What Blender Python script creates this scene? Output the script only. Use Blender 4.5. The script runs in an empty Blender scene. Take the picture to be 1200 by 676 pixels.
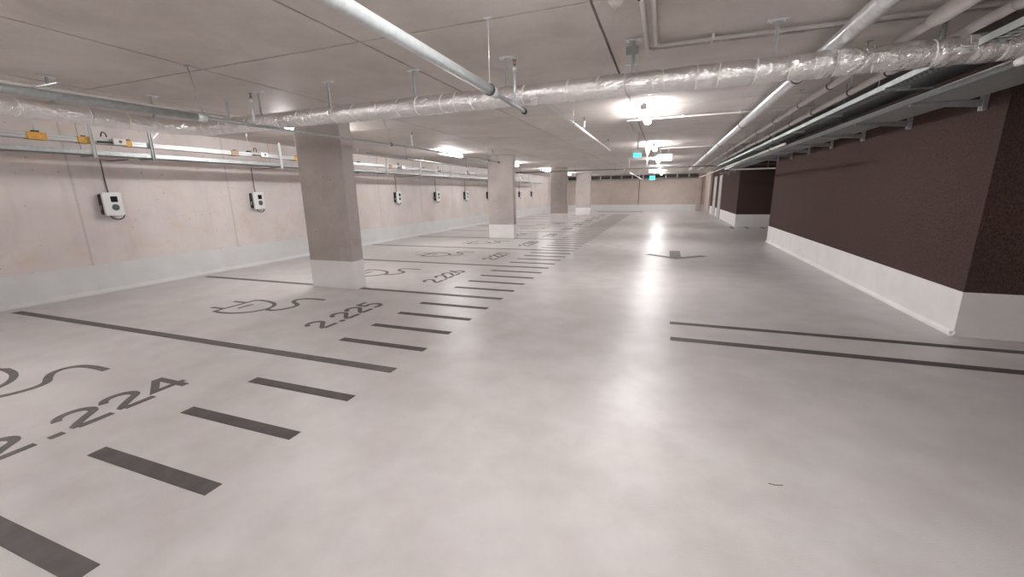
import bpy, math, random
from mathutils import Vector, Matrix, noise
random.seed(7)
S = bpy.context.scene
COL = S.collection

# ------------------------------------------------------------------ camera, world, exposure
YAW, PITCH, ROLL, FPX = 0.35459, 0.22852, -0.017446, 478.85
fw = Vector((-math.sin(YAW)*math.cos(PITCH), math.cos(YAW)*math.cos(PITCH), -math.sin(PITCH)))
r0 = Vector((math.cos(YAW), math.sin(YAW), 0)); u0 = r0.cross(fw)
rt = math.cos(ROLL)*r0 + math.sin(ROLL)*u0
up = -math.sin(ROLL)*r0 + math.cos(ROLL)*u0
cam_d = bpy.data.cameras.new('camera'); cam = bpy.data.objects.new('camera', cam_d); COL.objects.link(cam)
cam.matrix_world = Matrix(((rt.x, up.x, -fw.x, 0), (rt.y, up.y, -fw.y, 0), (rt.z, up.z, -fw.z, 1.6), (0, 0, 0, 1)))
cam_d.sensor_width = 36; cam_d.lens = 36*FPX/1200; cam_d.clip_start = .02; cam_d.clip_end = 200
S.camera = cam
S.view_settings.view_transform = 'Standard'; S.view_settings.look = 'None'
S.view_settings.gamma = 1; S.view_settings.use_curve_mapping = False
S.view_settings.exposure = 0.0
LAMP = 109.0                                    # strength of the luminaire diffusers
W = bpy.data.worlds.new('world'); S.world = W; W.use_nodes = True
W.node_tree.nodes['Background'].inputs[0].default_value = (.9, .85, .82, 1)
W.node_tree.nodes['Background'].inputs[1].default_value = 0.0
CEIL = 2.9

# ------------------------------------------------------------------ materials
def srgb(r, g, b):
    f = lambda c: (c/255/12.92) if c/255 <= .04045 else ((c/255+.055)/1.055)**2.4
    return (f(r), f(g), f(b), 1)
class NT:
    def __init__(s, name):
        s.m = bpy.data.materials.new(name); s.m.use_nodes = True
        s.t = s.m.node_tree; s.b = s.t.nodes['Principled BSDF']
        s.tc = s.t.nodes.new('ShaderNodeNewGeometry')
    def n(s, typ, **k):
        x = s.t.nodes.new(typ)
        for a, v in k.items(): setattr(x, a, v)
        return x
    def l(s, a, b): s.t.links.new(a, b)
    def noise(s, scale, detail=4, rough=.55, stretch=(1, 1, 1), dist=0):
        mp = s.n('ShaderNodeMapping'); mp.inputs['Scale'].default_value = stretch
        s.l(s.tc.outputs['Position'], mp.inputs['Vector'])
        x = s.n('ShaderNodeTexNoise'); x.inputs['Scale'].default_value = scale; x.inputs['Detail'].default_value = detail
        x.inputs['Roughness'].default_value = rough; x.inputs['Distortion'].default_value = dist
        s.l(mp.outputs[0], x.inputs['Vector']); return x.outputs['Fac']
    def ramp(s, fac, stops, interp='LINEAR'):
        x = s.n('ShaderNodeValToRGB'); e = x.color_ramp; e.interpolation = interp
        while len(e.elements) < len(stops): e.elements.new(.5)
        for i, (p, c) in enumerate(stops):
            e.elements[i].position = p; e.elements[i].color = c if len(c) == 4 else (*c, 1)
        s.l(fac, x.inputs[0]); return x.outputs[0]
    def mix(s, fac, a, b, mode='MIX'):
        x = s.n('ShaderNodeMix', data_type='RGBA', blend_type=mode)
        if isinstance(fac, (int, float)): x.inputs[0].default_value = fac
        else: s.l(fac, x.inputs[0])
        for v, i in ((a, 6), (b, 7)):
            if isinstance(v, tuple): x.inputs[i].default_value = v
            else: s.l(v, x.inputs[i])
        return x.outputs[2]
    def bump(s, h, strength, dist=.01, normal=None):
        x = s.n('ShaderNodeBump'); x.inputs['Strength'].default_value = strength; x.inputs['Distance'].default_value = dist
        s.l(h, x.inputs['Height'])
        if normal is not None: s.l(normal, x.inputs['Normal'])
        s.l(x.outputs[0], s.b.inputs['Normal']); return x.outputs[0]
    def base(s, c):
        if isinstance(c, tuple): s.b.inputs['Base Color'].default_value = c
        else: s.l(c, s.b.inputs['Base Color'])
    def set(s, rough=.5, metal=0, spec=None):
        s.b.inputs['Roughness'].default_value = rough; s.b.inputs['Metallic'].default_value = metal
        if spec is not None: s.b.inputs['Specular IOR Level'].default_value = spec
    def gray(s, v): return (v, v, v, 1)
def plain(name, c, rough=.5, metal=0, var=.08, scale=12, bump=0.0):
    a = NT(name); a.set(rough, metal)
    f = a.noise(scale, 3)
    lo = tuple(x*(1-var) for x in c[:3])+(1,); hi = tuple(min(1, x*(1+var)) for x in c[:3])+(1,)
    a.base(a.ramp(f, [(.3, lo), (.7, hi)]))
    if bump: a.bump(f, bump, .002)
    return a.m
def emit(name, c, st):
    a = NT(name); a.base(c); a.b.inputs['Emission Color'].default_value = c; a.b.inputs['Emission Strength'].default_value = st
    a.set(.4); return a.m

# floor: glossy sealed coating, faint clouding and scuffs
a = NT('floor_coating'); big = a.noise(.55, 5, .6); mid = a.noise(2.2, 6, .55); fine = a.noise(130, 2)
c = a.ramp(big, [(.3, (.535, .505, .497)), (.7, (.60, .573, .567))])
c = a.mix(a.ramp(mid, [(.3, a.gray(1)), (.6, a.gray(0))]), c, (.485, .455, .445, 1))
sc = a.ramp(a.noise(3.5, 9, .72), [(.55, a.gray(0)), (.85, a.gray(.6))])
c = a.mix(sc, c, (.47, .43, .415, 1)); a.base(c)
a.set(.305); b0 = a.bump(a.noise(1.6, 2), .12, .03)
b1 = a.bump(fine, .34, .004, b0); a.b.inputs['Specular IOR Level'].default_value = .5
M_FLOOR = a.m
# ceiling concrete
a = NT('ceiling_concrete'); big = a.noise(.45, 4, .6); streak = a.noise(1.4, 6, .65, (1, 1, 1), .5); fn = a.noise(45, 4, .7)
c = a.ramp(big, [(.3, (.60, .545, .515)), (.72, (.73, .675, .64))])
c = a.mix(a.ramp(streak, [(.4, a.gray(0)), (.7, a.gray(.7))]), c, (.50, .445, .41, 1))
c = a.mix(a.ramp(fn, [(.4, a.gray(0)), (.8, a.gray(.35))]), c, (.50, .45, .42, 1)); a.base(c)
a.set(.62, 0, .35); a.bump(fn, .15, .004); M_CEIL = a.m
# wall concrete, with formwork joints every 2.65 m along Y, tie holes, pits
def concrete(name, base_lo, base_hi, warm, joints=True, jy=4.09, jp=2.65):
    a = NT(name); big = a.noise(.9, 5, .6); w = a.noise(2.6, 7, .7, (1, 1, 1.3), .4); fn = a.noise(60, 3, .6); v = a.noise(5, 4, .6, (1, 1, .12))
    c = a.ramp(big, [(.3, base_lo), (.7, base_hi)])
    c = a.mix(a.ramp(w, [(.5, a.gray(0)), (.68, a.gray(.6))]), c, warm)
    c = a.mix(a.ramp(v, [(.55, a.gray(0)), (.8, a.gray(.25))]), c, tuple(x*.7 for x in base_lo[:3])+(1,))
    vo = a.n('ShaderNodeTexVoronoi'); vo.inputs['Scale'].default_value = 7; a.l(a.tc.outputs['Position'], vo.inputs['Vector'])
    pit = a.ramp(vo.outputs['Distance'], [(.05, a.gray(.7)), (.10, a.gray(0))])
    c = a.mix(pit, c, tuple(x*.45 for x in base_lo[:3])+(1,))
    hgt = a.ramp(fn, [(0, a.gray(0)), (1, a.gray(1))])
    if joints:
        sx = a.n('ShaderNodeSeparateXYZ'); a.l(a.tc.outputs['Position'], sx.inputs[0])
        m1 = a.n('ShaderNodeMath', operation='SUBTRACT'); a.l(sx.outputs[1], m1.inputs[0]); m1.inputs[1].default_value = jy-jp/2
        m2 = a.n('ShaderNodeMath', operation='WRAP'); a.l(m1.outputs[0], m2.inputs[0]); m2.inputs[1].default_value = jp; m2.inputs[2].default_value = 0
        m3 = a.n('ShaderNodeMath', operation='SUBTRACT'); a.l(m2.outputs[0], m3.inputs[0]); m3.inputs[1].default_value = jp/2
        m4 = a.n('ShaderNodeMath', operation='ABSOLUTE'); a.l(m3.outputs[0], m4.inputs[0])
        jn = a.ramp(m4.outputs[0], [(.004, a.gray(.42)), (.022, a.gray(0))])
        c = a.mix(jn, c, tuple(x*.5 for x in base_lo[:3])+(1,))
    a.base(c); a.set(.75, 0, .3); a.bump(hgt, .15, .003); return a.m
M_WALL = concrete('wall_concrete', (.62, .56, .54, 1), (.76, .70, .68, 1), (.68, .55, .45, 1))
M_COLC = concrete('column_concrete', (.43, .385, .365, 1), (.60, .545, .52, 1), (.42, .37, .345, 1), False)
M_FARW = concrete('far_wall_concrete', (.46, .395, .355, 1), (.56, .485, .44, 1), (.47, .385, .325, 1), False)
M_BAND = plain('grey_base_coating', (.68, .69, .69, 1), .5, 0, .04, 3)
M_BANDW = plain('pale_base_coating', (.88, .865, .855, 1), .45, 0, .04, 3)
# dark brown wood wool panels
a = NT('dark_brown_panel'); fb = a.noise(70, 5, .75, (1, 1, .6)); bg = a.noise(1.2, 4)
c = a.ramp(fb, [(.38, (.036, .023, .021)), (.62, (.108, .066, .058))])
c = a.mix(a.ramp(bg, [(.3, a.gray(0)), (.75, a.gray(.4))]), c, (.055, .040, .036, 1)); a.base(c)
a.set(.9, 0, .15); a.bump(fb, .5, .006); M_BROWN = a.m
M_PAINT = plain('dark_floor_paint', (.075, .064, .062, 1), .62, 0, .25, 9)
M_PAINTG = plain('grey_floor_paint', (.105, .096, .092, 1), .62, 0, .2, 9)
M_PAINTL = plain('worn_grey_floor_paint', (.13, .12, .116, 1), .62, 0, .2, 9)
# foil
a = NT('crumpled_foil'); n1 = a.noise(9, 4, .6, (1, 1, 1), 1.0); n2 = a.noise(38, 4, .65, (1, 1, 1), .8)
a.base((.97, .965, .96, 1)); a.set(.17, 1)
b = a.bump(n1, .9, .03); a.bump(n2, .9, .008, b); M_FOIL = a.m
a = NT('foil_tape'); n2 = a.noise(45, 3, .6); a.base((.92, .92, .92, 1)); a.set(.4, .35); a.bump(n2, .6, .01); M_TAPE = a.m
M_GALV = plain('galvanised_steel', (.70, .75, .76, 1), .33, .6, .1, 25)
M_GALVD = plain('dull_galvanised_steel', (.42, .45, .455, 1), .42, .5, .15, 25)
a = NT('spiral_duct_steel'); a.base(a.ramp(a.noise(20, 3), [(.3, (.60, .63, .64)), (.7, (.80, .82, .83))])); a.set(.28, .8); M_SPIRAL = a.m
M_STEELDK = plain('dark_steel_pipe', (.20, .20, .20, 1), .45, .3, .15, 20)
M_GREYPIPE = plain('grey_pipe', (.74, .70, .68, 1), .33, .0, .06, 10)
M_CONDUIT = plain('pale_plastic_conduit', (.66, .62, .60, 1), .5, 0, .06, 10)
M_BLACK = plain('black_rubber', (.018, .017, .017, 1), .55, 0, .2, 30)
M_DARK = plain('dark_body_plastic', (.03, .028, .027, 1), .5, 0, .2, 20)
M_WHITE = plain('white_plastic', (.80, .80, .79, 1), .35, 0, .03, 10)
M_SCREEN = plain('dark_glass', (.02, .02, .022, 1), .12, 0, .1, 10)
M_SOCK = plain('charcoal_socket_cover', (.07, .09, .088, 1), .4, 0, .1, 30)
M_BUS = plain('light_grey_busbar', (.50, .51, .515, 1), .45, .1, .05, 6)
M_ORANGE = plain('orange_joint_plastic', (.72, .40, .08, 1), .5, 0, .15, 25)
M_BROWNJ = plain('brown_joint_block', (.34, .22, .13, 1), .5, 0, .15, 25)
M_RED = plain('brown_red_plastic', (.20, .11, .09, 1), .5, 0, .1, 12)
M_CABLE = plain('dark_cables', (.035, .033, .032, 1), .55, 0, .3, 40)
M_DOOR = plain('light_grey_door_paint', (.55, .54, .52, 1), .4, 0, .04, 4)
M_LAMP = emit('lit_diffuser', (1, .98, .975, 1), LAMP)
M_HOUS = plain('lamp_housing_grey', (.82, .82, .81, 1), .45, 0, .04, 8)
M_TEAL = emit('teal_lit_panel', (.05, .72, .74, 1), 2.4)
M_CYAN = emit('pale_cyan_lit_panel', (.45, .85, 1, 1), 3.0)
M_DET = plain('detector_white', (.75, .74, .72, 1), .4, 0, .03, 10)

# ------------------------------------------------------------------ mesh helpers
def world_origin(o):
    v = Vector((0, 0, 0))
    while o: v += o.location; o = o.parent
    return v
class MB:
    def __init__(s): s.v = []; s.f = []; s.sm = []
    def face(s, idx, smooth=False): s.f.append(idx); s.sm.append(smooth)
    def box(s, x0, x1, y0, y1, z0, z1):
        n = len(s.v)
        s.v += [(x, y, z) for z in (z0, z1) for y in (y0, y1) for x in (x0, x1)]
        for q in ((0, 2, 3, 1), (4, 5, 7, 6), (0, 1, 5, 4), (2, 6, 7, 3), (0, 4, 6, 2), (1, 3, 7, 5)):
            s.face([n+i for i in q])
        return s
    def prism(s, pts, axis, a, b, smooth=False):
        """closed 2D outline pts extruded along axis from a to b; pts are the other two coords in cyclic order"""
        n = len(s.v); k = len(pts)
        def P(p, q):
            if axis == 0: return (q, p[0], p[1])
            if axis == 1: return (p[0], q, p[1])
            return (p[0], p[1], q)
        s.v += [P(p, a) for p in pts]+[P(p, b) for p in pts]
        s.face([n+i for i in range(k)]); s.face([n+k+i for i in reversed(range(k))])
        for i in range(k):
            j = (i+1) % k; s.face([n+i, n+k+i, n+k+j, n+j], smooth)
        return s
    def bar(s, p, q, w, h=None, upv=(0, 0, 1)):
        h = h or w; p = Vector(p); q = Vector(q); d = (q-p).normalized(); u = Vector(upv)
        if abs(d.dot(u)) > .95: u = Vector((0, 1, 0))
        x = d.cross(u).normalized(); y = x.cross(d); n = len(s.v)
        for c in (p, q):
            for a, b in ((-1, -1), (1, -1), (1, 1), (-1, 1)): s.v.append(tuple(c+x*a*w/2+y*b*h/2))
        for f in ((0, 1, 2, 3), (7, 6, 5, 4), (0, 4, 5, 1), (1, 5, 6, 2), (2, 6, 7, 3), (3, 7, 4, 0)): s.face([n+i for i in f])
        return s
    def tube(s, pts, r, seg=14, cap=True, wob=0.0, smooth=True):
        pts = [Vector(p) for p in pts]; rs = r if isinstance(r, (list, tuple)) else [r]*len(pts)
        n0 = len(s.v); prev = None
        for i, p in enumerate(pts):
            d = (pts[min(i+1, len(pts)-1)]-pts[max(i-1, 0)]).normalized()
            if prev is None:
                u = Vector((0, 0, 1)) if abs(d.z) < .9 else Vector((0, 1, 0))
            else: u = prev
            x = d.cross(u).normalized(); y = x.cross(d).normalized(); prev = y
            for k in range(seg):
                a = 2*math.pi*k/seg; rr = rs[i]
                if wob:
                    q = p+(x*math.cos(a)+y*math.sin(a))*rr
                    rr *= 1+wob*noise.noise(q*7)+wob*.6*noise.noise(q*19)
                s.v.append(tuple(p+(x*math.cos(a)+y*math.sin(a))*rr))
        for i in range(len(pts)-1):
            for k in range(seg):
                a, b = n0+i*seg+k, n0+i*seg+(k+1) % seg
                s.face([a, b, b+seg, a+seg], smooth)
        if cap:
            s.face([n0+k for k in reversed(range(seg))]); m = n0+(len(pts)-1)*seg; s.face([m+k for k in range(seg)])
        return s
    def ribbon(s, pts, w, z0, z1, mp=lambda u, v: (u, v)):
        P = [Vector(p) for p in pts]; L = []; R = []
        for i, p in enumerate(P):
            a = (P[i]-P[i-1]).normalized() if i else (P[1]-P[0]).normalized()
            b = (P[i+1]-P[i]).normalized() if i < len(P)-1 else a
            t = (a+b).normalized(); nn = Vector((-t.y, t.x)); sc_ = 1/max(.5, nn.dot(Vector((-a.y, a.x))))
            L.append(p+nn*w/2*sc_); R.append(p-nn*w/2*sc_)
        n = len(s.v)
        for l, r in zip(L, R):
            for q in (l, r):
                x, y = mp(q.x, q.y); s.v += [(x, y, z0), (x, y, z1)]
        for i in range(len(P)-1):
            a = n+i*4; b = a+4
            s.face([a+1, a+3, b+3, b+1]); s.face([a, b, b+2, a+2]); s.face([a, a+1, b+1, b]); s.face([a+2, b+2, b+3, a+3])
        s.face([n, n+2, n+3, n+1]); m = n+(len(P)-1)*4; s.face([m, m+1, m+3, m+2]); return s
    def build(s, name, mat, parent=None, origin=None, bevel=0):
        if parent is not None: o3 = world_origin(parent)
        elif origin is not None: o3 = Vector(origin)
        else:
            xs, ys, zs = zip(*s.v); o3 = Vector(((min(xs)+max(xs))/2, (min(ys)+max(ys))/2, min(zs)))
        me = bpy.data.meshes.new(name)
        me.from_pydata([(x-o3.x, y-o3.y, z-o3.z) for x, y, z in s.v], [], s.f)
        me.polygons.foreach_set('use_smooth', s.sm); me.materials.append(mat)
        import bmesh
        bm = bmesh.new(); bm.from_mesh(me); bmesh.ops.recalc_face_normals(bm, faces=bm.faces); bm.to_mesh(me); bm.free()
        me.update()
        o = bpy.data.objects.new(name, me); COL.objects.link(o)
        if parent is not None: o.parent = parent
        else: o.location = o3
        if bevel:
            md = o.modifiers.new('bevel', 'BEVEL'); md.width = bevel; md.segments = 2; md.limit_method = 'ANGLE'
        return o
def tag(o, label, cat, group=None, kind=None):
    o['label'] = label; o['category'] = cat
    if group: o['group'] = group
    elif 'group' in o: del o['group']
    if kind: o['kind'] = kind
    return o
def thing(name, loc, label, cat, group=None):
    o = bpy.data.objects.new(name, None); COL.objects.link(o); o.location = loc; o.empty_display_size = .1
    return tag(o, label, cat, group)
def kids(o): return [c for c in bpy.data.objects if c.parent == o]
def copy_tree(o, parent=None):
    c = o.copy(); COL.objects.link(c)
    if parent is not None: c.parent = parent
    for ch in kids(o): copy_tree(ch, c)
    return c
def struct(mb, name, mat, label, cat, **k):
    return tag(mb.build(name, mat, **k), label, cat, None, 'structure')
BAYW = ['nearest', 'second nearest', 'third nearest', 'fourth nearest', 'fifth nearest', 'sixth nearest', 'seventh nearest', 'eighth nearest', 'ninth nearest', 'tenth nearest', 'farthest', 'outermost']
ORD = ['first', 'second', 'third', 'fourth', 'fifth', 'sixth', 'seventh', 'eighth', 'ninth', 'tenth', 'eleventh', 'twelfth']

# ------------------------------------------------------------------ the room
XL, XR, YN, YF = -9.3, 9.0, -8.0, 36.0
AX, AY0, AY1 = 3.07, 5.66, 14.75          # first dark block
BX, BY0, BY1 = 2.98, 20.6, 32.2           # second dark block
struct(MB().box(XL-.3, XR+.3, YN-.3, YF+.3, -.25, 0), 'floor', M_FLOOR, 'glossy light grey coated garage floor', 'floor')
m = MB()
jx = [-12.545+1.995*k for k in range(13)]; jx = [x for x in jx if XL < x < XR]; jx = [XL-.3]+jx+[XR+.3]
jy = [-4.75, -.75, 3.25, 7.2, 9.75, 13.2, 17.2, 21.2, 25.2, 29.2, 33.2]; jy = [YN-.3]+jy+[YF+.3]
for i in range(len(jx)-1):
    for j in range(len(jy)-1):
        m.box(jx[i]+.012, jx[i+1]-.012, jy[j]+.012, jy[j+1]-.012, CEIL, CEIL+.08)
m.box(XL-.3, XR+.3, YN-.3, YF+.3, CEIL+.05, CEIL+.3)
struct(m, 'ceiling', M_CEIL, 'brown grey concrete ceiling divided by dark joints', 'ceiling')
struct(MB().box(XL-.3, XL, YN-.3, YF+.3, 0, CEIL), 'wall_left', M_WALL, 'long pinkish concrete wall carrying the chargers', 'wall')
def cove(mb, along, x, sgn, a, b, h=.045):
    pts = [(x, 0), (x+sgn*h, 0.001), (x+sgn*h*.45, h*.35), (x+sgn*.004, h)]
    mb.prism(pts, 1, a, b) if along == 'y' else mb.prism([(p[0], p[1]) for p in pts], 0, a, b)
    return mb
m = MB().box(XL, XL+.006, YN, YF, 0, .5); cove(m, 'y', XL, 1, YN, YF, .07)
struct(m, 'baseboard_left', M_BAND, 'grey painted band along the foot of the charger wall', 'baseboard')
struct(MB().box(XL, BX+.1, YF, YF+.3, 0, CEIL), 'wall_far', M_FARW, 'brownish concrete wall closing the far end', 'wall')
m = MB().box(XL+.006, BX, YF-.008, YF, 0, .52)
struct(m, 'baseboard_far', M_BAND, 'grey painted band along the foot of the far wall', 'baseboard')
struct(MB().box(2.3, 2.62, YF-.12, YF-.008, 0, CEIL), 'trim_1', M_FARW, 'shallow concrete pilaster on the far wall', 'pilaster')
struct(MB().box(XL-.3, XR+.3, YN-.3, YN, 0, CEIL), 'wall_near', M_WALL, 'concrete wall behind the viewer', 'wall')
struct(MB().box(XR, XR+.3, YN, YF+.3, 0, CEIL), 'wall_right_outer', M_WALL, 'concrete wall at the outer right side', 'wall')
struct(MB().box(AX, XR, AY0, AY1, 0, CEIL), 'wall_right', M_BROWN, 'dark brown panelled wall block at the right', 'wall')
m = MB().box(AX-.006, AX, AY0-.006, AY1+.006, 0, .485).box(AX, XR, AY0-.006, AY0, 0, .485).box(AX, XR, AY1, AY1+.006, 0, .485)
cove(m, 'y', AX-.006, -1, AY0-.05, AY1, .05); cove(m, 'x', AY0-.006, -1, AX-.05, XR, .05)
struct(m, 'baseboard_right', M_BANDW, 'pale painted band around the near dark brown wall', 'baseboard')
struct(MB().box(BX, XR, BY0, BY1, 0, CEIL), 'wall_right_far', M_BROWN, 'dark brown wall block beyond the recess', 'wall')
m = MB().box(BX-.006, BX, BY0-.006, BY1, 0, .53).box(BX, XR, BY0-.006, BY0, 0, .53)
struct(m, 'baseboard_right_far', M_BANDW, 'pale painted band around the far dark brown wall', 'baseboard')
struct(MB().box(BX-.1, XR, BY1, YF+.3, 0, CEIL), 'wall_right_end', M_FARW, 'concrete wall past the far dark wall', 'wall')
for i, (y0, y1) in enumerate(((26.35, 27.55), (28.95, 30.3))):
    d = MB().box(BX-.03, BX-.006, y0, y1, 0, 2.36).build('door_%d' % (i+1), M_DOOR, bevel=.004)
    tag(d, ['nearer', 'farther'][i]+' pale grey door in the far dark brown wall', 'door', None, 'structure')
    MB().box(BX-.055, BX-.03, y0+.02, y0+.05, 1.0, 1.08).box(BX-.07, BX-.055, y0+.02, y0+.15, 1.03, 1.05).build('door_handle', M_GALVD, d)
    MB().box(BX-.036, BX-.006, y0-.06, y0, 0, 2.42).box(BX-.036, BX-.006, y1, y1+.06, 0, 2.42).box(BX-.036, BX-.006, y0, y1, 2.36, 2.42).build('door_frame', M_GALVD, d)

# ------------------------------------------------------------------ pillars
BAY0, BAY = .18, 2.775
cols = [(-5.95, -4.99, 5.6, 5.87, 'nearest concrete pillar, crossed at its top by the foil duct'),
        (-6.05, -5.08, 14.02, 14.3, 'second concrete pillar along the bays, reaching the ceiling in full view'),
        (-5.87, -4.98, 22.2, 22.5, 'third and darkest concrete pillar along the bays'),
        (-6.12, -5.08, 30.3, 30.6, 'farthest, palest concrete pillar standing near the far wall')]
for x0, x1, y0, y1, lb in cols:
    t = thing('concrete_column', ((x0+x1)/2, (y0+y1)/2, 0), lb, 'pillar', 'concrete pillars')
    MB().box(x0, x1, y0, y1, .0, CEIL).build('column_shaft', M_COLC, t, bevel=.012)
    MB().box(x0-.004, x1+.004, y0-.004, y1+.004, 0, .5).build('painted_base', M_BANDW, t, bevel=.008)

# ------------------------------------------------------------------ floor markings
Z0, Z1 = .0004, .0022
bays = list(range(11))
def bayname(k): return '2.%d' % (224+k)
for k in bays:
    y = BAY0+BAY*(k+1)
    o = MB().box(-9.0 if k < 3 else -9.15, -2.29, y-.055, y+.055, Z0, Z1)
    o = o.build('bay_line', M_PAINTG)
    tag(o, 'long dark painted line on the far side of the %s bay' % BAYW[k], 'floor marking', 'bay dividing lines')
for k in bays:
    for j in range(4):
        y = BAY0+BAY*k+.555*(j+1)-.01
        o = MB().box(-3.4, -2.29, y-.05, y+.05, Z0, Z1).build('dash_marking', M_PAINT)
        tag(o, '%s short dark dash across the mouth of the %s bay' % (ORD[j], BAYW[k]), 'floor marking', 'dashes along the bay mouths')
o = MB().box(-3.4, -2.29, BAY0-.05, BAY0+.05, Z0, Z1).build('dash_marking', M_PAINT)
tag(o, 'thick dark stripe cut by the bottom left corner of the view', 'floor marking', 'dashes along the bay mouths')

def arc(cx, cy, rx, ry, a0, a1, n=14):
    return [(cx+rx*math.cos(math.radians(a0+(a1-a0)*i/n)), cy+ry*math.sin(math.radians(a0+(a1-a0)*i/n))) for i in range(n+1)]
SW = .060
GLY = {
 '2': [[(.02, .265)]+arc(.125, .265, .10, .09, 165, -35, 14)+[(.15, .17), (.07, .10), (.035, .06), (.04, .026)], [(.035, .026), (.24, .026)]],
 '3': [arc(.12, .275, .095, .08, 150, -90), arc(.12, .11, .105, .085, 90, -150)],
 '4': [[(.17, .375), (.012, .115), (.25, .115)], [(.19, .38), (.19, 0)]],
 '5': [[(.22, .355), (.05, .355), (.04, .215)]+arc(.12, .125, .10, .10, 120, -140)],
 '6': [[(.19, .365), (.06, .20)]+arc(.125, .125, .10, .10, 150, -210, 20)],
 '7': [[(.01, .355), (.23, .355), (.09, 0)]],
 '8': [arc(.125, .28, .08, .075, -90, 270, 20), arc(.125, .115, .10, .09, 90, 450, 20)],
 '9': [[(.06, .015), (.19, .18)]+arc(.125, .255, .10, .10, -30, 330, 20)],
 '0': [arc(.125, .19, .10, .165, 0, 360, 24)],
 '1': [[(.05, .30), (.14, .355), (.14, 0)]],
}
for k in bays:
    txt = '2.2%02d' % (24+k); offs = [0, .30, .425, .705, .985]
    y0 = BAY0+BAY*k+.77; m = MB()
    for ch, u0_ in zip(txt, offs):
        mp = lambda u, v, u0_=u0_: (-3.88-v, y0+u0_+u)
        if ch == '.': m.ribbon([(.005, .026), (.085, .026)], SW, Z0, Z1, mp)
        else:
            for q, st in enumerate(GLY[ch]): m.ribbon(st, SW, Z0+.0002*q, Z1+.0002*q, mp)
    o = m.build('bay_number', M_PAINTG if k else M_PAINTG)
    tag(o, 'painted number %s on the floor of the %s bay' % (txt, BAYW[k]), 'floor marking', 'painted bay numbers')
def smooth(pts, n=6):
    P = [Vector(p) for p in pts]; out = []
    for i in range(len(P)-1):
        a = P[max(i-1, 0)]; b = P[i]; c = P[i+1]; d = P[min(i+2, len(P)-1)]
        for j in range(n):
            t = j/n; out.append(.5*((2*b)+(c-a)*t+(2*a-5*b+4*c-d)*t*t+(3*b-a-3*c+d)*t**3))
    out.append(P[-1]); return [tuple(q) for q in out]
for k in bays:
    dy = BAY*k-BAY; m = MB(); mp = lambda u, v: (u, v+dy)     # coordinates taken in bay 2.225
    m.ribbon([(-6.34, 4.02), (-6.07, 4.02)], .055, Z0, Z1, mp); m.ribbon([(-6.34, 4.38), (-6.07, 4.38)], .055, Z0, Z1, mp)
    m.ribbon([(-6.07, 3.86), (-6.07, 4.56)], .055, Z0+.0002, Z1+.0002, mp)
    m.ribbon([(-6.05, 4.53)]+smooth([(-5.98, 4.56), (-5.75, 4.53), (-5.55, 4.44), (-5.44, 4.30), (-5.43, 4.16), (-5.52, 4.0), (-5.7, 3.89), (-5.9, 3.86), (-6.05, 3.88)]), .06, Z0, Z1, mp)
    m.ribbon([(-5.88, 4.10), (-5.88, 4.34)], .05, Z0, Z1, mp)
    m.ribbon(smooth([(-5.44, 4.20), (-5.30, 4.17), (-5.18, 4.25), (-5.13, 4.40), (-5.17, 4.52), (-5.30, 4.59), (-5.40, 4.66), (-5.43, 4.76), (-5.36, 4.84), (-5.2, 4.87), (-4.98, 4.87)]), .065, Z0+.0001, Z1+.0001, mp)
    o = m.build('charging_plug_symbol', M_PAINTG)
    tag(o, 'painted plug and cable outline on the floor of the %s bay' % BAYW[k], 'floor marking', 'painted plug symbols')
for y, w, lb in ((5.225, .10, 'farther of the two parallel dark lines running to the right wall corner'),
                 (4.63, .115, 'nearer of the two parallel dark lines at the right')):
    tag(MB().box(.15, 8.0, y-w/2, y+w/2, Z0, Z1).build('lane_line', M_PAINT), lb, 'floor marking')
m = MB(); n = 0
m.ribbon([(-.34, 11.12), (.33, 10.56), (1.0, 11.12)], .2, Z0, Z1)
m.box(.2, .46, 10.62, 11.9, Z0+.0002, Z1+.0002)
tag(m.build('direction_arrow', M_PAINTL), 'worn grey arrow painted mid lane, pointing towards the viewer', 'floor marking')
for i, x in enumerate((2.78, 3.35, 3.95)):
    y = 20.0
    tag(MB().box(x-.05, x+.05, y-.45, y+.45, Z0, Z1).build('recess_dash', M_PAINT), ORD[i]+' dark dash from the left on the floor of the far right recess', 'floor marking', 'dashes in the recess')
m = MB().box(-5.2, -1.6, 34.55, 34.95, .001, .012)
for i in range(24): m.box(-5.2+i*.15, -5.15+i*.15, 34.55, 34.95, .012, .02)
tag(m.build('drain_grating', M_DARK), 'long dark drain grating in the floor before the far wall', 'drain')
sp = random.Random(5)
o = MB().tube([(.64, 2.335, .003), (.67, 2.33, .003), (.71, 2.34, .004)], .0016, 6).build('wire_scrap', M_BLACK)
tag(o, 'thin dark wire scrap lying alone on the open floor', 'litter')

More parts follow.
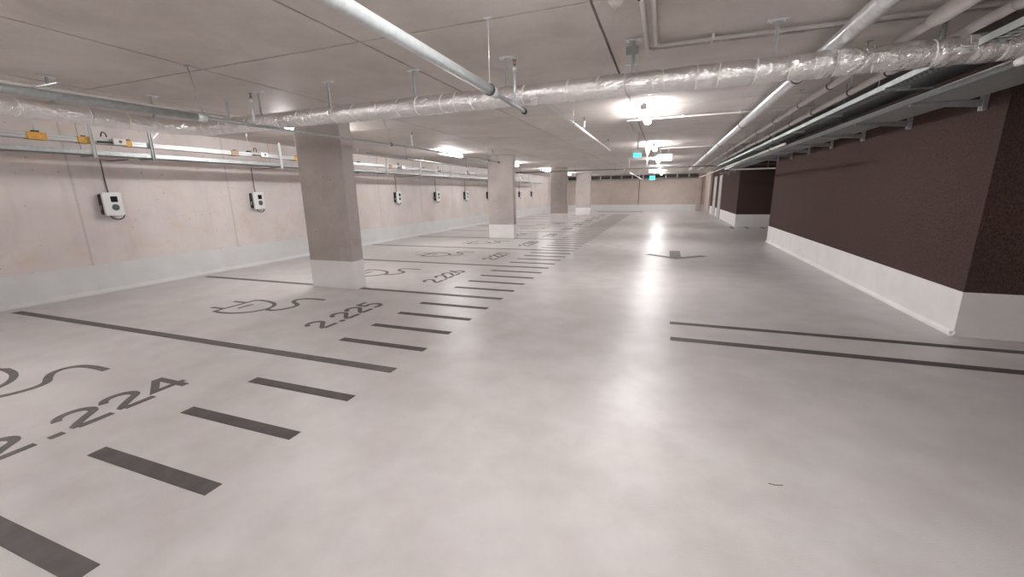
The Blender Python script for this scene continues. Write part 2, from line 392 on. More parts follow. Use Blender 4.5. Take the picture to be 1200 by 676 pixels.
# ------------------------------------------------------------------ luminaires
def make_lamp():
    t = thing('ceiling_luminaire', (0, 0, CEIL), '', 'lamp')
    zc = CEIL-.10
    MB().prism([(-.022, zc+.034), (.022, zc+.034), (.022, zc+.056), (-.022, zc+.056)], 1, -.74, .74).build('housing', M_HOUS, t)
    pts = [(.058*math.cos(a), zc+.036*math.sin(a)) for a in [i*math.pi/10 for i in range(20)]]
    MB().prism(pts, 1, -.72, .72, True).build('diffuser', M_LAMP, t)
    for s in (-1, 1):
        MB().box(-.05, .05, s*.735-.012, s*.735+.015, zc-.036, zc+.04).build('end_cap', M_HOUS, t, bevel=.005)
        MB().box(-.008, .008, s*.5-.008, s*.5+.008, zc+.05, CEIL).build('mounting_clip', M_GALV, t)
    return t
proto = make_lamp()
lampy = [(-.38, 7.45+5.5*k, 'a') for k in range(-2, 5)]+[(-6.3, 6.25+5.5*k, 'b') for k in range(-2, 5)]+[(-.38, 33.6, 'd'), (-6.3, 33, 'd')]+[(6.2, -4.75, 'c')]
for i, (x, y, row) in enumerate(lampy):
    o = proto if i == 0 else copy_tree(proto)
    if row == 'b' and 0 < y < 2: x, y = -5.85, .3
    o.location = (x, y, CEIL)
    if row == 'a': k = round((y-7.45)/5.5); lb = {-2: 'tube lamp over the lane, far behind the viewer', -1: 'tube lamp over the lane just above the viewer'}.get(k, '%s glowing tube lamp over the driving lane, counted from the foil duct' % ORD[max(k, 0)])
    elif row == 'b':
        k = round((y-6.25)/5.5)
        lb = {-2: 'tube lamp over the bays, behind the viewer', -1: 'tube lamp over the bays beside the viewer, lighting the left edge', 0: 'tube lamp over the bays mostly hidden behind the nearest pillar',
              1: 'bright tube lamp over the bays between first and second pillar', 2: 'tube lamp over the bays just beyond the second pillar', 3: 'tube lamp over the bays seen beside the third pillar', 4: 'tube lamp over the bays near the farthest pillar'}[k]
    elif row == 'd': lb = 'added farthest tube lamp brightening the far wall, over the '+('lane' if x > -1 else 'bays')  # extra lamps added to brighten the far wall
    else: lb = {-4.75: 'added unseen tube lamp at the right, behind the viewer'}[y]  # unseen lamp added to light the floor on the right
    tag(o, lb, 'lamp', 'tube luminaires')

# ------------------------------------------------------------------ foil duct and its hangers
DZ, DR, DY, DLX = 2.535, .094, 4.12, -6.25
path = [(4.2-.02*i, DY, DZ) for i in range(int((4.2-(DLX+.38))/.02)+1)]
cx, cy = DLX+.38, DY-.38
path += [(cx-.38*math.sin(math.radians(a)), cy+.38*math.cos(math.radians(a)), DZ+.004) for a in range(3, 90, 3)]
y = cy
while y > -3: path.append((DLX, y, DZ+.004)); y -= .02
rg = random.Random(3); bands = []; x = 3.9
while x > -5.6: bands.append((x, DY, DZ, 0)); x -= rg.uniform(.14, .34)
y = 3.4
while y > .6: bands.append((DLX, y, DZ+.004, 1)); y -= rg.uniform(.3, .6)
t = thing('foil_wrapped_duct', (0, DY, DZ), 'crumpled silver foil wrapped ventilation duct crossing the ceiling and turning left', 'duct')
def foil_sleeve(path, r, seg=44):
    m = MB(); pts = [Vector(p) for p in path]
    for i, p in enumerate(pts):
        d = (pts[min(i+1, len(pts)-1)]-pts[max(i-1, 0)]).normalized()
        x = d.cross(Vector((0, 0, 1))).normalized(); y = x.cross(d)
        pinch = min([abs((p-Vector(b[:3])).length) for b in bands if b[3] == (0 if abs(d.x) > .7 else 1)] or [9])
        base = r-.007*math.exp(-(pinch/.022)**2)+.002*min(1, pinch/.1)
        for k in range(seg):
            a = 2*math.pi*k/seg; n_ = x*math.cos(a)+y*math.sin(a); q = p+n_*r
            w = .0045*noise.noise(q*9)+.0032*noise.noise(q*24)+.0026*abs(noise.noise(q*46))+.0035*math.exp(-(pinch/.06)**2)*noise.noise(Vector((q.x*6, q.y*6, 0))+n_*5)
            m.v.append(tuple(p+n_*(base+w)))
    for i in range(len(pts)-1):
        for k in range(seg):
            a = i*seg+k; b = i*seg+(k+1) % seg; m.face([a, b, b+seg, a+seg], True)
    m.face(list(range(seg))); m.face([(len(pts)-1)*seg+k for k in range(seg)]); return m
foil_sleeve(path, DR).build('foil_sleeve', M_FOIL, t)
def ring(p, d, r, w, seg=24):
    p = Vector(p); d = Vector(d).normalized()
    return MB().tube([p-d*w/2, p-d*w/2+d*.001, p+d*w/2-d*.001, p+d*w/2], [r-.004, r, r, r-.004], seg)
for bx_, by_, bz_, leg in bands:
    d = (1, rg.uniform(-.3, .1), rg.uniform(-.1, .1)) if not leg else (rg.uniform(-.2, .2), 1, 0)
    ring((bx_, by_, bz_), d, DR-.002, .009, 32).build('tape_band', M_TAPE, t)
def duct_hanger(x, y, along_x, label, group):
    t = thing('strut_hanger', (x, y, DZ+DR), label, 'hanger', group)
    if along_x: MB().box(x-.075, x+.075, y-.02, y+.02, CEIL-.012, CEIL).build('ceiling_plate', M_GALV, t, bevel=.003)
    else: MB().box(x-.02, x+.02, y-.075, y+.075, CEIL-.012, CEIL).build('ceiling_plate', M_GALV, t, bevel=.003)
    m = MB().box(x-.014, x+.014, y-.003, y+.003, DZ+DR, CEIL-.012)
    m.box(x-.014, x-.011, y-.014, y-.003, DZ+DR, CEIL-.012).box(x+.011, x+.014, y-.014, y-.003, DZ+DR, CEIL-.012)
    m.build('strut', M_GALVD, t)
    for s in (-1, 1):
        MB().tube([(x+s*.05*along_x, y+s*.05*(1-along_x), CEIL-.024), (x+s*.05*along_x, y+s*.05*(1-along_x), CEIL-.012)], .009, 6).build('bolt', M_GALV, t)
dh = [(3.05, 'strut hanger of the duct nearest the right edge'), (1.79, 'strut hanger of the duct among the grey right pipes'),
      (.75, 'strut hanger of the duct left of the big steel pipe'), (-.34, 'strut hanger of the duct in front of a small ceiling box'),
      (-1.54, 'strut hanger of the duct beside the sprinkler riser at the centre'), (-2.6, 'strut hanger of the duct left of the central steel pipe'),
      (-3.76, 'strut hanger of the duct above the nearest pillar'), (-4.86, 'strut hanger of the duct just before its bend')]
for x, lb in dh: duct_hanger(x, DY, 1, lb, 'duct strut hangers')
for y, lb in ((2.76, 'strut hanger on the left leg of the duct, closest to the left edge'), (1.4, 'strut hanger on the left leg of the duct, outside the view'), (3.72, 'short strut hanger at the bend of the foil duct')):
    duct_hanger(DLX, y, 0, lb, 'duct strut hangers')

# ------------------------------------------------------------------ pipes
def sprinkler(t, x, y, z, zt=2.78):
    s = MB().tube([(x, y, z), (x, y, zt-.06)], .014, 10).tube([(x, y, zt-.09), (x, y, zt-.05)], .021, 10).build('sprinkler_riser', M_GALV, t)
    h = MB().tube([(x, y, zt-.045), (x, y, zt-.03)], .012, 8).tube([(x, y, zt), (x, y, zt+.004)], .02, 12)
    h.tube([(x-.011, y, zt-.03), (x-.011, y, zt)], .0025, 5).tube([(x+.011, y, zt-.03), (x+.011, y, zt)], .0025, 5).tube([(x, y, zt-.03), (x, y, zt)], .003, 5)
    h.build('sprinkler_head', M_RED, s)
def rod_clamp(t, x, y, z, r, mat=M_GALVD, xt=None, ring_mat=M_DARK):
    c = ring((x, y, z), (0, 1, 0), r+.006, .022, 18).build('pipe_clamp', ring_mat, t)
    m = MB().tube([(x, y, z+r+.004), (xt if xt is not None else x, y, CEIL)], .0045, 6).tube([(x, y, z+r), (x, y, z+r+.025)], .009, 6)
    m.box((xt if xt is not None else x)-.03, (xt if xt is not None else x)+.03, y-.012, y+.012, CEIL-.01, CEIL)
    m.build('hanger_rod', mat, c)
# central sprinkler pipe (near), straight towards the viewer
cx_ = -1.345
t = thing('sprinkler_pipe', (cx_, 1, 2.4), 'thick galvanised pipe coming from the top edge and ending under the foil duct', 'pipe', 'sprinkler pipes')
MB().tube([(cx_, -2, 2.41), (cx_, 3.27, 2.395)], .036, 20).build('pipe', M_GALV, t)
MB().tube([(cx_, 3.24, 2.394), (cx_, 4.06, 2.378)], .020, 14).build('narrow_pipe', M_GALVD, t)
MB().tube([(cx_, 3.2, 2.395), (cx_, 3.34, 2.393)], .042, 16).build('coupling', M_GALV, t)
MB().tube([(cx_, 4.04, 2.378), (cx_, 4.09, 2.377)], .027, 12).build('end_cap', M_DARK, t)
sprinkler(t, cx_, 3.80, 2.38, 2.76); rod_clamp(t, cx_, 3.21, 2.395, .038, M_GALV)
# central sprinkler pipe beyond the duct
t = thing('sprinkler_pipe', (-1.34, 4.3, 2.6), 'thin pale sprinkler pipe sloping away behind the duct over the lane edge', 'pipe', 'sprinkler pipes')
MB().tube([(-1.34, 4.3, 2.60), (-1.34, 10.8, 2.585)], .019, 12).build('pipe', M_WHITE, t)
MB().tube([(-1.34, 10.78, 2.585), (-1.34, 10.84, 2.585)], .026, 12).build('end_cap', M_GALVD, t)
sprinkler(t, -1.34, 7.2, 2.6, 2.80); rod_clamp(t, -1.34, 6.35, 2.6, .019, M_GALV)
sprinkler(t, -1.34, 10.3, 2.6, 2.80)
t = thing('sprinkler_pipe', (-1.34, 16, 2.35), 'short distant sprinkler pipe hung low before the far wall', 'pipe', 'sprinkler pipes')
MB().tube([(-1.4, 15.4, 2.34), (-1.4, 28, 2.31)], .022, 10).build('pipe', M_WHITE, t)
for y in (17.3, 22): rod_clamp(t, -1.4, y, 2.33, .022, M_GALV)
sprinkler(t, -1.4, 24, 2.32, 2.75)
# left sprinkler pipe
lx = -4.45
lz = lambda y: 2.385+(y-1.6)*.0105 if y < 4.1 else min(2.46, 2.411+(y-4.1)*.017)
t = thing('sprinkler_pipe', (lx, -2, 2.38), 'long grey steel sprinkler pipe over the bays, crossing in front of the duct bend', 'pipe', 'sprinkler pipes')
MB().tube([(lx, -3, 2.34), (lx, 1.6, 2.385), (lx, 3.1, lz(3.1))], .034, 18).build('pipe', M_GALVD, t)
MB().tube([(lx, 3.05, lz(3.05)), (lx, 4.1, lz(4.1)), (lx, 7, lz(7)), (lx, 11.1, 2.455)], .018, 14).build('narrow_pipe', M_GALVD, t)
MB().tube([(lx, 11.05, 2.455), (lx, 11.15, 2.455)], .027, 12).build('end_cap', M_DARK, t)
ring((lx, 3.07, lz(3.07)), (0, 1, 0), .04, .09, 18).build('coupling', M_GALV, t)
for y in (3.66, 6.85, 10.7): sprinkler(t, lx, y, lz(y), 2.74)
for y in (3.1, 6.2, 10.4): rod_clamp(t, lx, y, lz(y), .02, xt=lx-.12)
MB().tube([(lx, 3.36, lz(3.36)), (lx, 3.36, 2.60)], .013, 8).tube([(lx, 3.36, 2.595), (lx, 3.36, 2.615)], .02, 8).build('capped_stub', M_GALVD, t)
t = thing('conduit', (-5.0, 0, 2.5), 'thin pale conduit running above the left sprinkler pipe close to the ceiling', 'pipe')
MB().tube([(-4.78, -3, 2.46), (-4.78, 2.8, 2.50), (-4.78, 3.6, 2.51)], .012, 8).build('pipe', M_CONDUIT, t)
MB().box(-4.80, -4.40, 1.99, 2.01, 2.475, 2.483).build('cross_bracket', M_GALVD, t)
# second left sprinkler pipe beyond the second pillar
t = thing('sprinkler_pipe', (lx, 14.5, 2.5), 'grey sprinkler pipe over the bays beyond the second pillar', 'pipe', 'sprinkler pipes')
MB().tube([(-6.9, 8.6, 2.62), (-7.4, 19.2, 2.62)], .014, 10).build('pipe', M_GALVD, t)
for y in (10.4, 14.6, 18): rod_clamp(t, -6.9-.046*(y-8.6), y, 2.62, .016)
# cross main
t = thing('sprinkler_main', (0, 19.6, 2.575), 'dark crosswise steel pipe spanning the hall beyond the second pillar', 'pipe')
MB().tube([(-8.3, 19.6, 2.575), (8.5, 19.6, 2.575)], .027, 12).build('pipe', M_STEELDK, t)
for x in (-6.7, -4, -2.2, .9, 3.6): 
    c = ring((x, 19.6, 2.575), (1, 0, 0), .036, .03, 12).build('pipe_clamp', M_DARK, t)
    MB().tube([(x, 19.6, 2.63), (x, 19.6, CEIL)], .006, 6).build('hanger_rod', M_GALVD, c)
t = thing('recess_pipe', (5, 17, 2.3), 'pale crosswise pipe below another at the right recess', 'pipe')
MB().tube([(2.1, 17, 2.30), (8.5, 17, 2.30)], .024, 12).build('pipe', M_CONDUIT, t)
MB().tube([(2.08, 17, 2.30), (2.13, 17, 2.30)], .031, 12).build('end_cap', M_CONDUIT, t)
for x in (3.3, 4.6): MB().tube([(x, 17, 2.32), (x, 17, CEIL)], .006, 6).build('hanger_rod', M_GALVD, t)
# right: spiral duct pipe
bx = 1.218
t = thing('spiral_steel_pipe', (bx, 0, 2.74), 'large shiny round steel air pipe passing over the foil duct on the right', 'pipe')
MB().tube([(bx, -2, 2.735), (bx, 26, 2.735)], .063, 28).build('pipe', M_SPIRAL, t)
y = 1.0
while y < 8:
    ring((bx, y, 2.735), (.25, 1, 0), .0645, .004, 24).build('seam', M_GALV, t); y += .14
for y in (2.1, 5.4, 8.72, 12.0, 15.3, 18.6):
    c = ring((bx, y, 2.735), (0, 1, 0), .069, .03, 24).build('pipe_clamp', M_DARK, t)
    MB().tube([(bx, y, 2.795), (bx, y, CEIL)], .006, 6).build('hanger_rod', M_GALVD, c)
# right grey pipes
def grey_pipe(x, z, r, rbig, ysplit, clamps, label):
    t = thing('grey_drain_pipe', (x, 0, z), label, 'pipe', 'grey drain pipes')
    MB().tube([(x, ysplit, z), (x, 26, z)], r, 18).build('pipe', M_GREYPIPE, t)
    MB().tube([(x, -2, z), (x, ysplit-.12, z), (x, ysplit, z)], [rbig, rbig, r+.008], 22).build('wide_pipe', M_GREYPIPE, t)
    for i, y in enumerate(clamps):
        rod_clamp(t, x, y, z, r if y > ysplit else rbig)
    for y in (5.2, 7.6, 11.2, 15): ring((x, y, z), (0, 1, 0), r+.007, .09, 18).build('socket', M_GREYPIPE, t)
grey_pipe(1.65, 2.705, .034, .055, 3.95, (2.6, 5.0, 5.87, 6.99, 8.38, 9.8, 11.2, 12.6, 14, 16, 18), 'inner of the two slim grey pipes beside the big steel pipe')
grey_pipe(1.95, 2.678, .034, .05, 3.7, (2.9, 5.3, 6.2, 7.5, 8.67, 10.1, 11.5, 12.9, 14.3, 16.3, 18.3), 'outer of the two slim grey pipes, next to the perforated tray')
# narrow perforated tray
def tray(name, x0, x1, z0, z1, y0, y1, label, mat=M_GALV, slots=True, group=None, slot_to=12, floor_t=.003, side=True):
    t = thing(name, ((x0+x1)/2, y0, z0), label, 'cable tray', group)
    m = MB()
    if slots:
        w = x1-x0; y = y0
        m.box(x0, x0+w*.22, y0, y1, z0, z0+floor_t).box(x1-w*.22, x1, y0, y1, z0, z0+floor_t).box(x0+w*.42, x0+w*.58, y0, y1, z0, z0+floor_t)
        yy = max(y0, 0)
        while yy < min(slot_to, y1-.03): m.box(x0, x1, yy, yy+.03, z0, z0+floor_t); yy += .075
        if slot_to < y1: m.box(x0, x1, slot_to, y1, z0, z0+floor_t)
    else: m.box(x0, x1, y0, y1, z0, z0+floor_t)
    m.build('tray_floor', mat, t)
    if side:
        for xa in (x0, x1-.003): MB().box(xa, xa+.003, y0, y1, z0, z1).build('side_rail', mat, t)
    return t
t = tray('cable_tray', 1.93, 2.06, 2.52, 2.57, -1, 3.98, 'near piece of narrow perforated cable tray at the top right corner', group='right side cable trays')
t = tray('cable_tray', 1.93, 2.06, 2.52, 2.57, 4.24, 19.4, 'narrow perforated steel cable tray beside the slim grey pipes', mat=M_GALVD, group='right side cable trays')
for k in range(10):
    y = 5.2+1.6*k
    if y > 19: break
    m = MB().box(1.9, 2.09, y-.02, y+.02, 2.50, 2.519).tube([(2.09, y, 2.50), (2.09, y, CEIL)], .005, 6)
    m.build('tray_bracket', M_GALVD, t)
tb = MB()
for i in range(3): tb.tube([(1.96+.03*i, 4.24, 2.534), (1.96+.03*i, 19.4, 2.534)], .01, 8)
tag(tb.build('cable', M_CABLE), 'dark cables lying in the narrow perforated tray', 'cable', None, 'stuff')
# wide tray on wall brackets
t = tray('cable_tray', 2.45, 2.93, 2.475, 2.54, 4.24, 21.5, 'wide steel cable tray on brackets along the top of the dark brown wall', mat=M_GALVD, slots=False, group='right side cable trays')
m = MB(); rg = random.Random(11)
for i in range(15):
    x = 2.50+.026*i; pts = [(x+rg.uniform(-.012, .012), 4.26+.55*j, 2.494+rg.uniform(0, .02)) for j in range(32)]
    m.tube(pts, rg.uniform(.009, .015), 7)
tag(m.build('cable', M_CABLE), 'bundle of dark cables lying in the wide tray', 'cable', None, 'stuff')
t = tray('cable_tray', 2.30, 2.75, 2.70, 2.76, -.5, 21.5, 'upper steel cable tray stacked above the wide tray', mat=M_GALVD, slots=False, group='right side cable trays')
for k in range(8):
    y = 1.2+2.6*k; MB().tube([(2.28, y, 2.69), (2.28, y, CEIL)], .006, 6).tube([(2.77, y, 2.69), (2.77, y, CEIL)], .006, 6).box(2.26, 2.79, y-.015, y+.015, 2.685, 2.70).build('tray_bracket', M_GALV, t)
for k in range(7):
    y = 5.99+1.42*k
    if y > AY1: break
    t = thing('tray_wall_bracket', (AX-.02, y, 2.38), '%s steel wall bracket under the wide tray, counted from the near corner' % ORD[k], 'bracket', 'tray wall brackets')
    m = MB().box(AX-.012, AX, y-.035, y+.035, 2.36, 2.60).box(AX-.04, AX-.012, y-.035, y-.029, 2.36, 2.60).box(AX-.04, AX-.012, y+.029, y+.035, 2.36, 2.60)
    m.build('upright', M_GALV, t, bevel=.002)
    m = MB(); m.prism([(AX-.04, 2.40), (AX-.04, 2.47), (2.44, 2.47), (2.44, 2.445)], 1, y-.018, y+.018)
    m.build('bracket_arm', M_GALVD, t)
for k, y in enumerate((22.0, 24.0)):
    m = MB().box(BX-.45, BX, y-.018, y+.018, 2.40, 2.44).box(BX-.04, BX, y-.03, y+.03, 2.33, 2.5)
    tag(m.build('tray_wall_bracket', M_GALVD), ['nearer', 'farther'][k]+' steel bracket at the top of the far dark brown wall', 'bracket', 'tray wall brackets')
t = thing('capped_pipe', (2.09, 3.7, 2.35), 'short white capped pipe in front of the duct at the upper right edge', 'pipe')
MB().tube([(2.09, -1, 2.37), (2.09, 3.8, 2.37)], .018, 14).build('pipe', M_WHITE, t)
MB().tube([(2.09, 3.78, 2.37), (2.09, 3.86, 2.37)], .025, 14).build('end_cap', M_DET, t)
rod_clamp(t, 2.09, .9, 2.37, .018, xt=2.2)
# small recess conduit running to the sheets on the far right
t = thing('lane_conduit', (2, 14, 2.2), 'slim pale pipe slanting from the lane to the right trays in the distance', 'pipe')
MB().tube([(.85, 17.0, 2.10), (2.05, 12.2, 2.42)], .02, 10).build('pipe', M_CONDUIT, t) if False else None
MB().tube([(1.75, 8.0, 2.30), (1.75, 26, 2.30)], .02, 10).build('pipe', M_CONDUIT, t)
for y in (9, 12, 15, 18): rod_clamp(t, 1.75, y, 2.30, .02, xt=1.79)
# ceiling conduits
t = thing('ceiling_conduit', (-.2, 2, 2.87), 'pair of pale conduits turning a corner on the ceiling before the duct', 'pipe', 'ceiling conduits')
MB().tube([(-.16, -2, 2.868), (-.16, 4.22, 2.868), (-.12, 4.27, 2.868), (5.2, 4.40, 2.868)], .017, 12).build('pipe', M_CONDUIT, t)
MB().tube([(-.235, 3.27, 2.868), (-.235, 4.31, 2.868), (-.19, 4.36, 2.868), (5.2, 4.50, 2.868)], .017, 12).build('pipe', M_CONDUIT, t)
MB().tube([(-.235, 3.3, 2.868), (-.27, 3.22, 2.868), (-.34, 3.2, 2.868)], .008, 8).build('cable_tail', M_BLACK, t)
for x in (.3, 1.3): MB().box(x-.01, x+.01, 4.24, 4.4, 2.85, CEIL).build('clip', M_CONDUIT, t)
t = thing('ceiling_conduit', (-.75, 8.3, 2.87), 'pale conduit crossing the ceiling behind the first lane lamp', 'pipe', 'ceiling conduits')
MB().tube([(-.75, 9.9, 2.87), (-.75, 8.32, 2.87), (-.72, 8.28, 2.87), (3.5, 8.28, 2.87)], .016, 10).build('pipe', M_CONDUIT, t)
for x in (.2, 1.1): MB().box(x-.012, x+.012, 8.25, 8.31, 2.85, CEIL).build('clip', M_CONDUIT, t)
t = thing('ceiling_conduit', (-1.1, 14, 2.87), 'pale conduit crossing the ceiling behind the second lane lamp', 'pipe', 'ceiling conduits')
MB().tube([(-1.1, 14, 2.87), (2.9, 14, 2.87)], .018, 10).build('pipe', M_CONDUIT, t)
t = thing('ceiling_box', (-.37, 4.4, 2.75), 'small grey and white box under the ceiling behind a duct hanger', 'box')
MB().box(-.425, -.315, 4.3, 4.36, 2.83, CEIL).build('mounting_plate', M_GALVD, t, bevel=.003)
MB().box(-.425, -.315, 4.3, 4.35, 2.75, 2.83).build('cover', M_DET, t, bevel=.004)
t = thing('smoke_detector', (-.4, 3.2, 2.84), 'white round detector on the ceiling at the top edge', 'detector')
MB().tube([(-.4, 3.22, CEIL-.03), (-.4, 3.22, CEIL)], .06, 20).build('detector_base', M_DET, t)
MB().tube([(-.4, 3.22, CEIL-.06), (-.4, 3.22, CEIL-.03)], [.035, .052], 20).build('sensing_head', M_DET, t)
MB().tube([(-.4, 3.22, CEIL-.085), (-.4, 3.22, CEIL-.06)], .008, 8).build('sensor_pin', M_DET, t)

# ------------------------------------------------------------------ emergency lights and signs over the lane
t = thing('emergency_sign', (-.66, 10.2, 2.36), 'teal glowing emergency sign box on a rod, left of the lane lamps', 'sign')
MB().box(-.755, -.565, 10.16, 10.24, 2.44, 2.50).build('sign_housing', M_HOUS, t, bevel=.004)
MB().box(-.745, -.575, 10.165, 10.235, 2.36, 2.44).build('lit_panel', M_TEAL, t, bevel=.004)
MB().tube([(-.66, 10.2, 2.5), (-.66, 10.2, CEIL)], .01, 8).box(-.72, -.60, 10.17, 10.23, CEIL-.012, CEIL).build('suspension_rod', M_CONDUIT, t)
t = thing('escape_route_sign', (-.1, 14, 2.5), 'wide pale cyan lit escape sign plate right of the lane lamps', 'sign')
MB().box(-.32, .12, 13.98, 14.06, 2.66, 2.70).build('sign_housing', M_HOUS, t)
MB().box(-.32, .12, 14.0, 14.04, 2.50, 2.66).build('lit_panel', M_CYAN, t, bevel=.004)
MB().tube([(-.22, 14.02, 2.7), (-.22, 14.02, CEIL)], .007, 6).tube([(.02, 14.02, 2.7), (.02, 14.02, CEIL)], .007, 6).build('suspension_rod', M_CONDUIT, t)
t = thing('hanging_wedge', (-.56, 13, 2.56), 'small brown red wedge hanging from the ceiling over the lane', 'fitting')  # plain wedge on a stem, its use not identified
MB().prism([(-.66, 2.84), (-.47, 2.84), (-.53, 2.6), (-.585, 2.6)], 1, 12.97, 13.03).build('wedge_body', M_RED, t, bevel=.004)
MB().tube([(-.56, 13, 2.3), (-.56, 13, 2.6)], .014, 8).build('stem', M_DET, t)
MB().box(-.62, -.5, 12.98, 13.02, 2.84, CEIL).build('ceiling_mount', M_CONDUIT, t)
t = thing('emergency_sign', (-.57, 20, 2.4), 'pale teal lit sign box, second farther one along the lane', 'sign')
MB().box(-.78, -.37, 19.97, 20.03, 2.52, 2.6).build('sign_housing', M_HOUS, t)
MB().box(-.76, -.39, 19.98, 20.02, 2.40, 2.52).build('lit_panel', M_CYAN, t)
MB().tube([(-.57, 20, 2.6), (-.57, 20, CEIL)], .01, 8).build('suspension_rod', M_CONDUIT, t)
t = thing('emergency_sign', (-.85, 28, 2.26), 'small teal glowing sign farthest down the lane', 'sign')
MB().box(-1.02, -.66, 27.97, 28.03, 2.50, 2.56).build('sign_housing', M_HOUS, t)
MB().box(-1.0, -.68, 27.98, 28.02, 2.28, 2.50).build('lit_panel', M_TEAL, t)
MB().tube([(-.85, 28, 2.56), (-.85, 28, CEIL)], .01, 8).build('suspension_rod', M_CONDUIT, t)

# ------------------------------------------------------------------ busbar and tray on the left wall
bxl = -8.2
t = thing('busbar_trunking', (bxl-.05, 0, 2.45), 'light grey busbar trunking with coloured joints above the left wall tray', 'busbar')
MB().box(bxl-.10, bxl, -3, 11.7, 2.445, 2.53).build('busbar_body', M_BUS, t, bevel=.006)
for z in (2.468, 2.507): MB().box(bxl-.001, bxl+.004, -3, 11.7, z, z+.006).build('ridge', M_GALV, t)
for y, w, mt in ((3.36, .20, M_ORANGE), (3.86, .14, M_ORANGE), (4.42, .08, M_ORANGE), (6.2, .15, M_BROWNJ), (7.7, .12, M_ORANGE), (8.4, .12, M_ORANGE), (8.9, .1, M_BROWNJ), (11.3, .15, M_BROWNJ)):
    j = MB().box(bxl-.105, bxl+.014, y-w/2, y+w/2, 2.438, 2.536).build('busbar_joint', mt, t, bevel=.005)
    MB().box(bxl-.02, bxl+.02, y-.02, y+.02, 2.536, 2.55).build('joint_bolt', M_DARK, j)
    j['label'] = 'orange joint block' if mt is M_ORANGE else 'brown joint block'
for y0, y1 in ((4.72, 5.45), (5.65, 5.9)):
    MB().box(bxl+.004, bxl+.008, y0, y1, 2.45, 2.522).build('white_cover', M_WHITE, t)
t = tray('wall_cable_tray', -8.5, bxl+.02, 2.28, 2.345, -3, 29, 'perforated galvanised cable tray along the left wall, beneath the busbar', mat=M_GALVD, slots=True, slot_to=9)
m = MB()
for i in range(4): m.tube([(-8.46+.05*i, -3, 2.297), (-8.46+.05*i, 29, 2.297)], .012, 7)
tag(m.build('cable', M_CABLE), 'dark cables lying in the left wall tray', 'cable', None, 'stuff')
t = thing('busbar_trunking', (bxl-.07, 13, 2.44), 'farther stretch of grey busbar trunking beyond the nearest pillar', 'busbar')
MB().box(bxl-.10, bxl, 11.75, 29, 2.44, 2.53).build('busbar_body', M_BUS, t, bevel=.006)
for y in (14.1, 16.6, 19.1, 24): MB().box(bxl-.105, bxl+.012, y-.1, y+.1, 2.435, 2.535).build('busbar_joint', M_WHITE, t, bevel=.005)
hy = [1.3, 2.6, 3.94, 4.72, 7.24, 8.8, 11.05, 13.0, 15.2, 17.6, 20.0, 22.7, 25.5]
names_h = {4.72: 'dark strut hanger with a diagonal brace on the left wall tray', 3.94: 'pale upright of the left wall tray above the first charger',
           7.24: 'pale upright of the left wall tray just before the nearest pillar'}
for i, y in enumerate(hy):
    lb = names_h.get(y, 'upright of the left wall tray, %s of its row from the near end' % ORD[i] if i < 12 else 'last upright of the left wall tray')
    t = thing('tray_hanger', (bxl+.03, y, 2.25), lb, 'hanger', 'left tray hangers')
    zt = CEIL if y == 4.72 else 2.79
    m = MB().box(bxl+.022, bxl+.028, y-.02, y+.02, 2.24, zt).box(bxl+.028, bxl+.05, y-.02, y-.015, 2.24, zt).box(bxl+.028, bxl+.05, y+.015, y+.02, 2.24, zt)
    m.build('strut', M_GALVD if y == 4.72 else M_WHITE, t)
    MB().box(-8.52, bxl+.022, y-.02, y+.02, 2.255, 2.277).build('tray_arm', M_GALVD, t)
    if zt < CEIL: MB().tube([(-8.5, y, 2.255), (-8.5, y, CEIL)], .005, 6).build('rear_rod', M_GALVD, t)
    if y == 4.72: MB().bar((bxl+.04, y+.03, 2.60), (bxl+.04, y+.32, CEIL), .02, .02).build('diagonal_brace', M_GALVD, t)
for i, y in enumerate((3.37, 6.55, 9.9, 13.3, 16.9)):
    t = thing('threaded_rod', (bxl-.05, y, 2.53), ['thin rod dropping to the busbar at the left edge', 'thin rod with white cap dropping to the busbar, left of the nearest pillar', 'thin rod dropping to the busbar just right of the nearest pillar', 'thin rod dropping to the busbar midway between first and second pillar', 'thin rod dropping to the busbar before the second pillar'][i], 'hanger', 'busbar rods')
    MB().tube([(bxl-.05, y, 2.555), (bxl-.05, y, CEIL)], .006, 7).build('rod', M_GALV, t)
    MB().tube([(bxl-.05, y, CEIL-.05), (bxl-.05, y, CEIL)], .018, 10).build('rod_cap', M_WHITE, t)
    MB().box(bxl-.09, bxl-.01, y-.03, y+.03, 2.53, 2.56).build('rod_clamp', M_DARK, t)

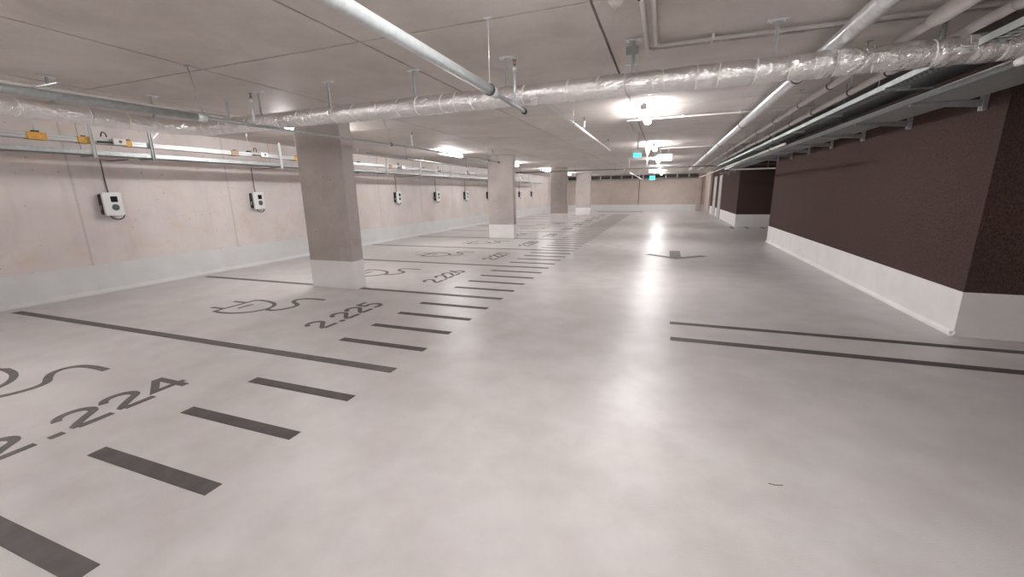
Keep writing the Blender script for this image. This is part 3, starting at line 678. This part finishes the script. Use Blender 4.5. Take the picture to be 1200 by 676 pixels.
# ------------------------------------------------------------------ wall chargers
def rrect(w, h, r, n=5):
    o = []
    for cx, cy, a in ((w/2-r, h/2-r, 0), (-w/2+r, h/2-r, 90), (-w/2+r, -h/2+r, 180), (w/2-r, -h/2+r, 270)):
        o += [(cx+r*math.cos(math.radians(a+90*i/n)), cy+r*math.sin(math.radians(a+90*i/n))) for i in range(n+1)]
    return o
def make_charger():
    t = thing('wall_charger', (XL, 0, 1.535), '', 'charger'); z = 1.535; X = XL
    MB().prism([(a, z+.0+b) for a, b in rrect(.23, .36, .03)], 0, X, X+.105).build('back_body', M_DARK, t)
    MB().prism([(a+.015, z+b) for a, b in rrect(.27, .40, .028)], 0, X+.105, X+.155, True).build('front_cover', M_WHITE, t, bevel=.006)
    MB().prism([(.035+a, z+.085+b) for a, b in rrect(.10, .10, .008, 3)], 0, X+.155, X+.160).build('display_screen', M_SCREEN, t)
    MB().prism([(.035+.053*math.cos(i*math.pi/14), z-.055+.056*math.sin(i*math.pi/14)) for i in range(28)], 0, X+.155, X+.163).build('socket_cover', M_SOCK, t)
    MB().tube([(X+.07, -.122, z-.03), (X+.07, -.14, z-.03), (X+.07, -.14, z-.10)], .012, 8).build('cable_holder', M_GALVD, t)
    lp = [(X+.09, -.035+.115*(1-math.cos(math.pi*i/12))/1.0*.9, z-.185-.085*math.sin(math.pi*i/12)) for i in range(13)]
    MB().tube(lp, .0085, 8).build('cable_loop', M_BLACK, t)
    MB().tube([(X+.02, .04, z+.18), (X+.014, .035, z+.4), (X+.014, .035, 2.30), (X+.25, .035, 2.262), (X+.80, .035, 2.262)], .0075, 8).build('supply_cable', M_CABLE, t)
    return t
proto = make_charger()
chl = ['nearest white wall charger, at the far left above bay 2.225', 'white wall charger just left of the nearest pillar',
       'white wall charger hidden behind the nearest pillar', 'first white wall charger seen right of the nearest pillar', 'second white wall charger right of the nearest pillar',
       'third white wall charger right of the nearest pillar', 'white wall charger touching the left edge of the second pillar', 'white wall charger hidden behind the second pillar',
       'small distant charger just right of the second pillar', 'most distant charger, left of the third pillar']
for k in range(10):
    o = proto if k == 0 else copy_tree(proto)
    o.location = (XL, [4.49, 7.33, 10.15, 12.98, 15.8, 18.6, 21.4, 24.05, 26.8, 29.5][k], 1.535)
    tag(o, chl[k], 'charger', 'wall chargers')
    if k < 9:
        y = o.location.y
        yb = y*.9+.15 if k else y-.30
        t = thing('tap_off_box', (bxl+.03, yb+.1, 2.45), 'white tap-off box on the busbar above the '+['nearest charger', 'charger left of the nearest pillar', 'charger behind the nearest pillar', 'first charger past the nearest pillar', 'second charger past the nearest pillar', 'third charger past the nearest pillar', 'charger at the second pillar', 'charger behind the second pillar', 'first charger past the second pillar'][k], 'box', 'busbar tap-off boxes')
        MB().box(bxl+.006, bxl+.06, yb, yb+.17, 2.45, 2.545).build('box_body', M_WHITE if k % 2 else M_DET, t, bevel=.008)
        MB().prism([(yb+.09+.02*math.cos(i*math.pi/8), 2.5+.02*math.sin(i*math.pi/8)) for i in range(16)], 0, bxl+.06, bxl+.066).build('dark_cap', M_DARK, t)
        pts = [(bxl-.03, yb-.10+.035*(1-math.cos(math.pi*i/10)), 2.56+.07*math.sin(math.pi*i/10)) for i in range(11)]
        MB().tube(pts, .009, 8).build('cable_loop', M_BLACK, t)
        MB().tube([(bxl+.035, yb, 2.48), (bxl+.035, yb-.19, 2.475)], .012, 8).build('outgoing_cable', M_CABLE, t)

# ------------------------------------------------------------------ far wall services
t = thing('far_wall_trunking', (-2, 35.7, 2.55), 'dark service trunking with pipes high on the far wall', 'trunking')
MB().box(XL+.5, 2.3, 35.72, 35.99, 2.62, 2.86).build('trunking_body', M_DARK, t)
MB().tube([(XL+.5, 35.65, 2.56), (2.3, 35.65, 2.56)], .03, 8).build('pipe', M_GALVD, t)
for i in range(9): MB().box(-5.2+i*.85, -5.12+i*.85, 35.6, 35.72, 2.58, 2.86).build('bracket', M_GALVD, t)
m = MB().tube([(-2.06, YF-.02, .52), (-2.06, YF-.02, 2.6)], .018, 8)
tag(m.build('conduit', M_DARK), 'thin dark conduit running up the middle of the far wall', 'pipe')
t = thing('control_box', (-5.75, 35.9, 1.9), 'small dark control box on the far wall between the last two pillars', 'box')
MB().box(-6.85, -6.55, 35.88, 35.99, 1.9, 2.25).build('box_body', M_DARK, t, bevel=.01)
MB().box(-6.78, -6.62, 35.87, 35.88, 2.05, 2.15).build('window_plate', M_WHITE, t)
